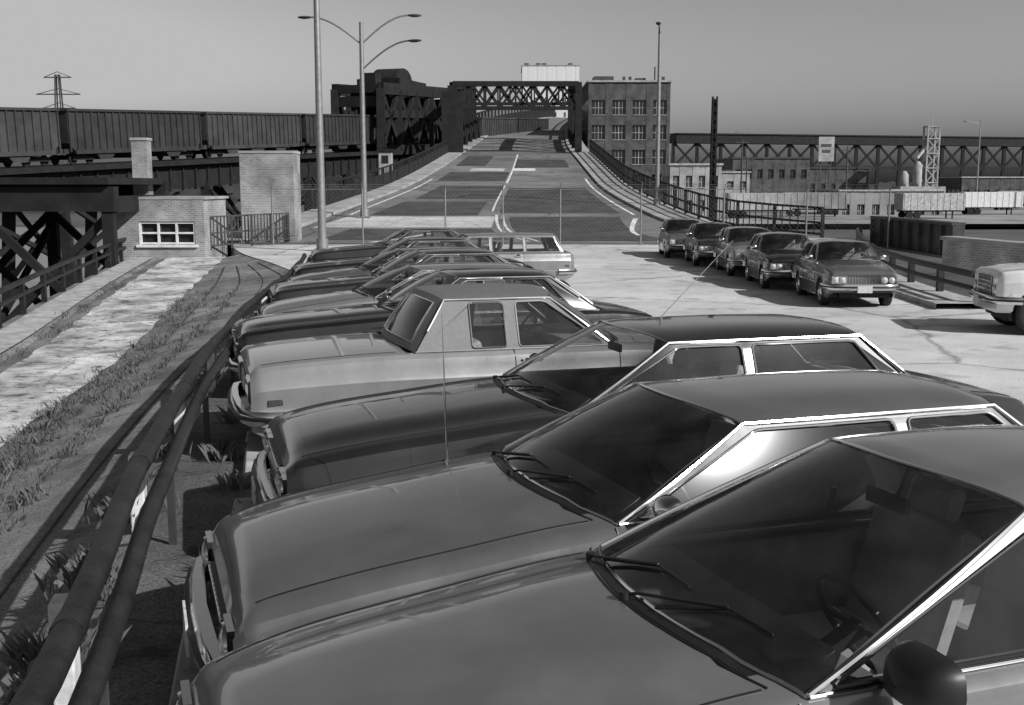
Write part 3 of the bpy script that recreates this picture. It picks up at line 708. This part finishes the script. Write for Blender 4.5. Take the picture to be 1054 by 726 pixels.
# chain link fence
E=empty('chain_link_fence'); pm=MB(); wm=MB()
F=[(-10.4,47.6),(-6.5,47.7),(-2.9,47.7),(-.4,47.7),(2.1,47.7),(5.6,47.6),(9.0,46.6),(12.2,45.4),(15.2,44.2)]
for i,p in enumerate(F): pm.tube([(p[0],p[1],0),(p[0],p[1],2.45)],.036,8); pm.tube([(p[0],p[1],2.4),(p[0]+.02,p[1]-.25,2.7)],.02,6)
for a,b in zip(F,F[1:]):
    a=Vector((*a,0));b=Vector((*b,0)); pm.tube([a+Vector((0,0,2.42)),b+Vector((0,0,2.42))],.014,6)
    for k in(2.52,2.62): wm.tube([a+Vector((0,-.08,k)),b+Vector((0,-.08,k))],.005,3)
    d=b-a; l=d.length; st=.20; n=int((l+2.4)/st)
    for sgn in(1,-1):
        for j in range(n):
            s0=j*st-2.4; x0=s0; x1=s0+2.4; z0,z1=0.05,2.4
            if x0<0: z0=.05-x0; x0=0
            if x1>l: z1=2.4-(x1-l); x1=l
            if z1<=z0: continue
            A=a+d*(x0/l); B=a+d*(x1/l)
            if sgn<0: A=b-d*(x0/l); B=b-d*(x1/l)
            wm.tube([A+Vector((0,0,z0)),B+Vector((0,0,z1))],.0020,3,caps=False)
pm.obj('posts_and_rails',GALV,E,smooth=50); wm.obj('wire_mesh',WIRE,E)

# ---------------------------------------------------------------- street lamps
def lamp(loc,h,arms,name='street_lamp',r=.12):
    E=empty(name,loc); mb=MB(); mb.tube([(0,0,0),(0,0,.5),(0,0,.52),(0,0,h)],[r*1.7,r*1.6,r*1.15,r*.75],12); mb.box((0,0,.04),(r*4.5,r*4.5,.08))
    hb=MB()
    for (dx,dy,z0,rise) in arms:
        pts=[(dx*t,dy*t,z0+rise*math.sin(t*math.pi/2)) for t in [i/12 for i in range(13)]]
        mb.tube(pts,.05,8)
        a=math.atan2(dy,dx); c=Vector((dx,dy,z0+rise)); Mz=Matrix.Rotation(a,3,'Z')
        rws=[]
        for i in range(9):
            t=i/8; w=.16*math.sin(math.pi*(.12+.80*t))**.7; x=-.1+.75*t
            rws.append([c+Mz@Vector((x,w*math.cos(q),(.07 if math.sin(q)>0 else .11)*math.sin(q)*w/.16)) for q in [2*math.pi*k/12 for k in range(12)]])
        hb.grid(rws,close=True); hb.poly(rws[0]); hb.poly(rws[-1])
    mb.obj('pole_and_arms',GALV,E,smooth=50); hb.obj('lamp_heads',STEELM,E,smooth=50)
lamp((-7.55,43.5,0),11.5,[(2.6,0,11.2,1.2)],r=.145)
lamp((-8.4,62.5,.75),10.8,[(-2.9,.2,9.6,1.5),(2.7,.2,9.6,1.6),(2.8,-.8,8.2,1.5)],r=.15)
lamp((9.1,69,1.3),10.8,[(-.3,-1.6,10.5,.35)],r=.13)
lamp((98,232,-4),20,[(-3,0,19,.6)],r=.15)
for (x,y,h) in((64,300,20),(47,330,22)): lamp((x,y,-3),h,[(-3,0,h-1,.6)],r=.15)

# ---------------------------------------------------------------- road truss portal
E=empty('highway_truss_bridge'); mb=MB()
y0,y1=122,152; hb=7.3; ns=4
for sx,f in((1,lambda y:xr(y)+.7),(-1,lambda y:xl(y)-1.1)):
    for i in range(ns+1):
        y=lerp(y0,y1,i/ns); z=zr_(y); x=f(y); mb.beam((x,y,z-1),(x,y,z+hb),1.1 if i==0 and sx<0 else .75,.8)
        if i<ns:
            y2=lerp(y0,y1,(i+1)/ns); z2=zr_(y2); x2=f(y2)
            mb.beam((x,y,z+hb),(x2,y2,z2+hb),.7,.8); mb.beam((x,y,z+.2),(x2,y2,z2+hb),.4,.4); mb.beam((x,y,z+hb),(x2,y2,z2+.2),.4,.4); mb.beam((x,y,z+1.6),(x2,y2,z2+1.6),.3,.7)
for i in range(2):
    y=lerp(y0,y1,i); z=zr_(y)+hb; a=xl(y)-1.1;b=xr(y)+.7
    mb.beam((a,y,z+.2),(b,y,z+.2),.6,.55); mb.beam((a,y,z-2.4),(b,y,z-2.4),.5,.4)
    m=8
    for k in range(m):
        xa=lerp(a,b,k/m);xb=lerp(a,b,(k+1)/m); mb.beam((xa,y,z),(xb,y,z-2.4),.22,.26); mb.beam((xa,y,z-2.4),(xb,y,z),.22,.26); mb.beam((xb,y,z),(xb,y,z-2.4),.2,.2)
for i in range(1,4):
    y=lerp(y0,y1,i/4); z=zr_(y)+hb; mb.beam((xl(y)-1.1,y,z+.2),(xr(y)+.7,y,z+.2),.5,.4); mb.beam((xl(y)-1.1,y,z+.1),(xr(y+7.5)+.7,y+7.5,zr_(y+7.5)+hb+.1),.25,.25)
mb.box((xl(122)-1.15,122,zr_(122)+hb*.44),(2.3,1.3,hb*.94))
mb.obj('truss_members',STEEL,E)

# ---------------------------------------------------------------- railway viaduct and train
def tp(u,z=0): return Vector((-35.5+20.2*u,75.4+59.6*u,3.7+3.11*u+z))
E=empty('railway_viaduct'); mb=MB()
mb.beam(tp(-1.2,-1.5),tp(2.4,-1.5),5.0,1.9); mb.beam(tp(-1.2,-.35),tp(2.4,-.35),6.2,.35)
tdir=(tp(1)-tp(0)).normalized(); side=Vector((tdir.y,-tdir.x,0)).normalized()
for i in range(26):
    c=tp(-1.2+i*.14)
    for s in(-2.3,2.3):
        p=c+side*s; mb.beam((p.x,p.y,c.z-2),(p.x+side.x*s*.3,p.y+side.y*s*.3,-6),.7,.7)
    p=c-side*2.3;q=c+side*2.8; mb.beam((p.x,p.y,c.z-2.5),(q.x,q.y,-4),.3,.3); mb.beam((p.x,p.y,-4),(q.x,q.y,c.z-2.5),.3,.3)
    d=tp(-1.2+(i+1)*.14)
    p=c+side*2.6;q=d+side*2.6
    mb.beam((p.x,p.y,c.z-2.5),(q.x,q.y,-3),.3,.3); mb.beam((p.x,p.y,-3),(q.x,q.y,c.z-2.5),.3,.3)
for i in range(130):
    c=tp(-1.2+i*.028)+side*2.55; mb.box((c.x,c.y,c.z-1.5),(.15,.25,1.9),rz=math.atan2(tdir.y,tdir.x))
mb.obj('girders_and_bents',STEEL,E)
def hopper(u,mat,ln=16.4):
    c=tp(u); ang=math.atan2(tdir.y,tdir.x); E=empty('railroad_hopper_car',c,ang)
    slope=math.atan2(tdir.z,math.hypot(tdir.x,tdir.y)); E.rotation_euler=(0,-slope,ang)
    mb=MB(); h=ln/2; zt=4.0
    prof=[(-h,1.6),(-h,zt),(h,zt),(h,1.6),(h-.8,.8),(h-3,.75),(h-3.3,.35),(h-4.6,.35),(h-5,.75),(1.2,.75),(.8,.35),(-.8,.35),(-1.2,.75),(-h+5,.75),(-h+4.6,.35),(-h+3.3,.35),(-h+3,.75),(-h+.8,.8)]
    n=len(prof); A=[(x,1.45,z) for x,z in prof];B=[(x,-1.45,z) for x,z in prof]
    mb.add(A+B,[tuple(range(n)),tuple(range(2*n-1,n-1,-1))]+[(i,n+i,n+(i+1)%n,(i+1)%n) for i in range(n) if i!=1])
    for s in(1.5,-1.5):
        k=20
        for i in range(k+1): mb.box((lerp(-h+.1,h-.1,i/k),s,2.45),(.12,.12,3.0))
        mb.box((0,s,zt-.03),(ln,.2,.18)); mb.box((0,s,.95),(ln-1.2,.16,.3))
    for e in(-1,1): mb.box((e*h,0,zt-.03),(.2,3.2,.18)); mb.box((e*(h+.1),0,1.0),(.6,2.6,.35)); mb.box((e*(h+.5),0,.95),(.7,.35,.3)); mb.beam((e*h,1.3,1.1),(e*h,1.3,3.6),.1,.1)
    mb.obj('hopper_body',mat,E)
    wb_=MB()
    for t in(-h+1.9,h-1.9):
        for w in(-.9,.9):
            for s in(-.8,.8): wb_.lathe((t+w,s,.40),[(.001,-.06),(.36,-.06),(.40,-.05),(.40,.05),(.36,.06),(.001,.06)],16)
        for s in(-1.0,1.0): wb_.box((t,s,.5),(2.3,.16,.3))
        wb_.box((t,0,.6),(.5,2.2,.25))
    wb_.obj('trucks_and_wheels',STEEL,E,smooth=40)
uu=-.60; k=0
while uu<2.1:
    hopper(uu,RAILCAR if k%2 else RAILCAR2); uu+=17.3/62.9; k+=1

E=empty('railway_truss_bridge'); mb=MB(); N=5; hb=7.0; ua,ub_=.88,1.26
for s in(-2.9,2.9):
    P=[tp(lerp(ua,ub_,i/N))+side*s for i in range(N+1)]
    for i,p in enumerate(P):
        mb.beam(p,p+Vector((0,0,hb)),.9,.9)
        if i<N:
            q=P[i+1]; mb.beam(p+Vector((0,0,hb)),q+Vector((0,0,hb)),.8,1.3); mb.beam(p+Vector((0,0,.2)),q+Vector((0,0,hb)),.4,.6); mb.beam(p+Vector((0,0,hb)),q+Vector((0,0,.2)),.4,.6); mb.beam(p+Vector((0,0,hb*.6)),q+Vector((0,0,hb*.6)),.4,.9); mb.beam(p,q,.7,1.1)
for i in range(N+1):
    p=tp(lerp(ua,ub_,i/N)); mb.beam(p+side*2.9+Vector((0,0,hb)),p-side*2.9+Vector((0,0,hb)),.6,.9); mb.beam(p+side*2.9+Vector((0,0,hb-1.4)),p-side*2.9+Vector((0,0,hb-1.4)),.3,1.2)
    if i<N: q=tp(lerp(ua,ub_,(i+1)/N)); mb.beam(p+side*2.9+Vector((0,0,hb+.3)),q+side*2.9+Vector((0,0,hb+.3)),.3,.3)
mb.obj('truss_members',STEEL,E)
mb=MB(); c=tp(1.03,hb+.2); ang=math.atan2(tdir.y,tdir.x); mb.box((c.x,c.y,c.z+.5),(8,5.6,1.0),rz=ang)
Mz=Matrix.Rotation(ang,3,'Z'); rws=[]
for s in(-1.6,1.6): rws.append([c+Mz@Vector((2.4*math.cos(R(a)),s,1.0+1.5*math.sin(R(a)))) for a in range(0,181,12)])
mb.grid(rws); mb.poly(rws[0]); mb.poly(rws[1]); mb.box((c+Mz@Vector((-6,0,.6))),(1.6,2,1.6),rz=ang)
mb.obj('machinery_house',STEEL,E)
E=empty('railway_signal_box'); c=Vector((-11.2,98,0)); mb=MB(); mb.box((c.x,c.y,4.4),(1.1,1.3,2.2)); mb.box((c.x,c.y,.5),(.9,.9,5.5)); mb.obj('cabin',PALE,E); mb=MB(); mb.box((c.x,c.y-.66,4.8),(.6,.03,.7)); mb.box((c.x,c.y,5.6),(1.4,1.6,.2)); mb.tube([(c.x,c.y,5.6),(c.x,c.y,7.9)],.08,6); mb.box((c.x,c.y-.1,7.4),(.5,.3,.7)); mb.obj('window_and_mast',STEEL,E)

# ---------------------------------------------------------------- buildings
def building(name,x0,x1,y0,y1,z0,z1,wall,cols,rows,trim=CONC,ww=.62,wh=.6,topband=.08,side=True):
    E=empty(name); mb=MB(); tr=MB(); gl=MB()
    pw=(x1-x0)/cols; H=(z1-z0)*(1-topband); ph=H/rows
    for i in range(cols+1):
        w=pw*(1-ww); xc=x0+i*pw; a=max(x0,xc-w/2); b=min(x1,xc+w/2); mb.box(((a+b)/2,y0+.2,(z0+z1)/2),(b-a,.4,z1-z0))
    for j in range(rows+1):
        h=ph*(1-wh); zc=z0+j*ph; a=max(z0,zc-h/2); b=(zc+h/2) if j<rows else z1
        for i in range(cols):
            mb.box((x0+(i+.5)*pw,y0+.22,(a+b)/2),(pw*ww+.01,.36,b-a))
            if j<rows: tr.box((x0+(i+.5)*pw,y0+.12,b+.06),(pw*ww,.36,.10))
    for i in range(cols):
        for j in range(rows):
            cx=x0+(i+.5)*pw; cz=z0+(j+.5)*ph
            tr.box((cx,y0+.30,cz),(.10,.06,ph*wh)); tr.box((cx,y0+.305,cz),(pw*ww,.05,.08))
            tr.box((cx-pw*ww*.25,y0+.30,cz),(.05,.05,ph*wh)); tr.box((cx+pw*ww*.25,y0+.30,cz),(.05,.05,ph*wh))
    gl.box(((x0+x1)/2,y0+.38,(z0+z1)/2),(x1-x0-.1,.03,z1-z0-.1))
    mb.box(((x0+x1)/2,(y0+y1)/2+.4,(z0+z1)/2),(x1-x0-.004,y1-y0-.75,z1-z0-.01))
    tr.box(((x0+x1)/2,(y0+y1)/2,z1+.12),(x1-x0+.4,y1-y0+.4,.26))
    if side:
        d=y1-y0; m=max(2,int(d/pw))
        for sx in(x0,x1):
            for i in range(m):
                for j in range(rows): gl.box((sx,y0+.6+(i+.5)*(d-1)/m,z0+(j+.5)*ph),(.06,d/m*.55,ph*wh)); tr.box((sx,y0+.6+(i+.5)*(d-1)/m,z0+(j+.5)*ph),(.10,.12,ph*wh))
    mb.obj('walls',wall,E); tr.obj('trim_and_mullions',trim,E); gl.obj('window_glass',WIN,E)
    return E
E=building('brick_warehouse',11.2,23.2,163,185,-6,17.4,BRICKD,4,6,trim=PALE,ww=.66,wh=.62)
mb=MB(); mb.box((14,172,18.3),(3,4,1.2)); mb.box((19.5,170,18.1),(1.5,2,.9)); mb.tube([(21.5,168,17.1),(21.5,168,20.1)],.12,6)
for x in (12.2,13.4,16.5,17.4,22.3): mb.box((x,164.5,17.9),(.4,.5,.8))
mb.obj('rooftop_housings',STEELM,E)
E=building('white_warehouse',3.4,22.6,375,400,-6,42,WHITE,6,9,ww=.25,wh=.3)
mb=MB()
for x in(5,9,11,20): mb.box((x,385,43),(1.6,3,1.4))
mb.obj('rooftop_housings',STEELM,E)
building('white_office_building',21.5,28.5,150,158,-2,5.2,PALE,4,2,ww=.5,wh=.5)
building('brick_factory',43,58,215,235,-2,7.6,BRICKD,7,2,trim=STEELM,ww=.5,wh=.4)
building('low_shed',60,78,240,255,-2,6.0,BRICKD,8,1,trim=STEELM,ww=.4,wh=.3)
building('low_shed',30,41,190,205,-2,4.6,PALE,5,2,ww=.5,wh=.4)
building('warehouse_shed',96,118,235,250,-3,4.0,BRICKD,10,1,ww=.5,wh=.4)
building('warehouse_shed',50,66,168,180,-4,1.6,FARL,7,1,ww=.5,wh=.4)
E=empty('steel_mast'); mb=MB()
for dx in(-.3,.3):
    for dy in(-.3,.3): mb.beam((22.6+dx,124+dy,-2),(22.6+dx*.8,124+dy,12.3),.10,.10)
for i in range(14): z=-1+i*.95; mb.beam((22.3,123.7,z),(22.9,123.7,z+.95),.08,.08); mb.beam((22.9,123.7,z),(22.3,123.7,z+.95),.08,.08)
mb.box((22.6,124,5),(.30,.3,14)); mb.obj('lattice',STEEL,E)
E=empty('elevated_railway_trestle'); mb=MB(); n=26
A=Vector((38,262,0)); B=Vector((190,300,0))
mb.beam(A+Vector((0,0,13.2)),B+Vector((0,0,13.2)),5,1.9); mb.beam(A+Vector((0,0,14.4)),B+Vector((0,0,14.4)),5.5,.3)
for i in range(n+1):
    p=A.lerp(B,i/n)
    mb.beam(p+Vector((0,-1.5,-3)),p+Vector((0,-1.5,12.6)),.75,.75)
    if i<n:
        q=A.lerp(B,(i+1)/n)
        mb.beam(p+Vector((0,-1.5,12.4)),q+Vector((0,-1.5,6.6)),.45,.45); mb.beam(p+Vector((0,-1.5,6.6)),q+Vector((0,-1.5,12.4)),.45,.45); mb.beam(p+Vector((0,-1.5,6.6)),q+Vector((0,-1.5,6.6)),.5,.8)
mb.obj('girders_and_bents',STEEL,E)
E=empty('industrial_loading_tower'); mb=MB()
for x,h in((84.2,6.5),(81.5,4.5)):
    mb.lathe((x,229,0),[(.2,0),(.9,2.5),(.9,h),(.4,h+.8),(.01,h+.9)],16,axis='Z')
    for a in(0,1.57,3.14,4.71): mb.tube([(x+.9*math.cos(a),229+.9*math.sin(a),-3),(x+.9*math.cos(a),229+.9*math.sin(a),2.7)],.1,6)
for dx in(-1.2,1.2):
    for dy in(-1.2,1.2): mb.beam((87.5+dx,231+dy,-3),(87.5+dx,231+dy,14.5),.3,.3)
for z in(3,6,9,12,14.5):
    mb.box((87.5,231,z),(2.8,2.8,.25)); mb.beam((86.3,229.8,z-3),(88.7,229.8,z),.2,.2); mb.beam((88.7,229.8,z-3),(86.3,229.8,z),.2,.2)
mb.beam((84,229,8),(87,231,11),.4,.5); mb.beam((87.5,231,14.5),(87.5,231,17),.15,.15); mb.box((82,222,0),(9,5,4.4)); mb.obj('tower_and_bins',PALE,E,smooth=40)
E=empty('billboard_sign'); mb=MB(); mb.box((64.8,228,9.8),(3.2,.3,5.0)); mb.obj('panel',PALE,E); mb=MB(); mb.box((64.8,227.8,10.6),(2.0,.1,.5));mb.box((64.8,227.8,9.4),(1.6,.1,.5)); mb.beam((63.8,228.4,-3),(63.8,228.4,10),.3,.3); mb.beam((65.8,228.4,-3),(65.8,228.4,10),.3,.3); mb.obj('legs_and_lettering',STEELM,E)
for (x,y,rz,m) in((34,152,.1,PALE),(44,160,-.2,PALE),(57,150,.15,CONC),(74,170,0,WHITE),(92,200,.1,PALE),(70,200,-.1,CONC),(103,190,.1,PALE)):
    E=empty('box_trailer',(x,y,-2.0),rz); mb=MB(); mb.box((0,0,2.3),(9,2.5,2.3))
    for i in range(10): mb.box((-4.3+i*.96,-1.27,2.3),(.06,.05,2.2))
    mb.obj('box',m,E); mb=MB(); mb.box((0,0,1.05),(9,.9,.2))
    for t in(-3.4,-2.3):
        for s in(-1,1): mb.lathe((t,s,.5),[(.001,-.15),(.5,-.15),(.5,.15),(.001,.15)],16)
    mb.beam((3.0,.8,0),(3.0,.8,1.1),.15,.15); mb.beam((3.0,-.8,0),(3.0,-.8,1.1),.15,.15); mb.obj('chassis',STEEL,E,smooth=40)
for k in range(9):
    x=random.uniform(30,110); y=random.uniform(150,230); E=empty('utility_pole',(x,y,-2)); mb=MB(); hh=random.uniform(8,13); mb.tube([(0,0,0),(0,0,hh)],[.16,.1],6); mb.box((0,0,hh-.6),(2.2,.12,.14)); mb.obj('pole_and_crossarm',STEELM,E)
sheet('far_yard_terrain',[(24,130),(260,130),(420,420),(30,420)],-2.0,FARL)
sheet('side_yard_ground',[(17,34),(120,34),(160,128),(16,128)],-2.6,FARG)
mb=MB()
for i in range(900):
    x=random.uniform(-500,620); y=random.uniform(640,700); r=random.uniform(5,11); z=random.uniform(-8,-1)
    if abs(x)<10: continue
    for k in range(3):
        cx=x+random.uniform(-r,r); cz=z+random.uniform(-2,4); rr=r*random.uniform(.3,.7); pts=[(cx+rr*random.uniform(.7,1.2)*math.cos(a),y+k,cz+rr*.7*random.uniform(.7,1.2)*math.sin(a)) for a in [2*math.pi*q/9 for q in range(9)]]
        mb.poly(pts)
mb.obj('distant_tree_line',M('far_trees',.05,rough=.9,var=.6,scale=.05))
E=empty('transmission_tower',(-165,405,-6)); mb=MB(); Ht=48
for sx in(-1,1):
    for sy in(-1,1): mb.beam((sx*5,sy*5,0),(sx*1.0,sy*1.0,Ht-12),.45,.45); mb.beam((sx*1,sy*1,Ht-12),(sx*.6,sy*.6,Ht),.4,.4)
for i in range(8):
    t0=i/8;t1=(i+1)/8; w0=lerp(5,1,t0);w1=lerp(5,1,t1); z0=t0*(Ht-12);z1=t1*(Ht-12)
    for sy in(-1,1): mb.beam((-w0,sy*w0,z0),(w1,sy*w1,z1),.22,.22); mb.beam((w0,sy*w0,z0),(-w1,sy*w1,z1),.22,.22)
for z,w in((Ht-12,6),(Ht-7,8),(Ht-1,5)): mb.beam((-w,0,z),(w,0,z),.35,.4); mb.beam((-w,0,z),(0,0,z+2),.22,.22); mb.beam((w,0,z),(0,0,z+2),.22,.22)
mb.obj('lattice',STEELM,E)

# gentle uphill grade of the site beyond the lot
bpy.context.view_layer.update()
def top(o):
    while o.parent: o=o.parent
    return o
for o in list(scene.objects):
    if o.type!='MESH': continue
    t=top(o)
    if t in CARS or t.name in('ground','river'): continue
    mw=o.matrix_world; mi=mw.inverted()
    for v in o.data.vertices:
        p=mw@v.co
        if p.y>22.7: p.z+=up(p.y); v.co=mi@p

# ---------------------------------------------------------------- light, sky, camera
sd=Vector((.675,-.472,.563)).normalized()
el=math.asin(sd.z); az=math.atan2(sd.x,sd.y)
w=bpy.data.worlds.new('World'); scene.world=w; w.use_nodes=True; nt=w.node_tree; bg=nt.nodes['Background']
sky=nt.nodes.new('ShaderNodeTexSky'); sky.sky_type='NISHITA'; sky.sun_disc=False; sky.sun_elevation=el; sky.sun_rotation=az; sky.dust_density=3.5; sky.air_density=1.2
def mth(op,a,b):
    n=nt.nodes.new('ShaderNodeMath'); n.operation=op
    for i,x in enumerate((a,b)):
        if isinstance(x,(int,float)): n.inputs[i].default_value=x
        else: nt.links.new(x,n.inputs[i])
    return n.outputs[0]
sp=nt.nodes.new('ShaderNodeSeparateColor'); nt.links.new(sky.outputs[0],sp.inputs[0])
lum=mth('ADD',mth('MULTIPLY',sp.outputs[0],.75),mth('MULTIPLY',sp.outputs[1],.25))   # orange-filtered black-and-white film response
lum=mth('MINIMUM',lum,3.2)
lum=mth('POWER',mth('MULTIPLY',lum,.63),2.1)
nt.links.new(lum,bg.inputs[0]); bg.inputs[1].default_value=.115
s=bpy.data.lights.new('sun','SUN'); s.energy=5.0; s.angle=R(.55); so=bpy.data.objects.new('sun',s); scene.collection.objects.link(so); so.rotation_euler=sd.to_track_quat('Z','Y').to_euler()
c=bpy.data.cameras.new('camera'); co=bpy.data.objects.new('camera',c); scene.collection.objects.link(co)
c.lens=36*1120/1054; c.sensor_width=36; c.clip_start=.05; c.clip_end=9000
co.location=(0,0,2.33); co.rotation_euler=(R(90-8.03),0,0); scene.camera=co
scene.view_settings.view_transform='Standard'; scene.view_settings.look='None'; scene.view_settings.exposure=0
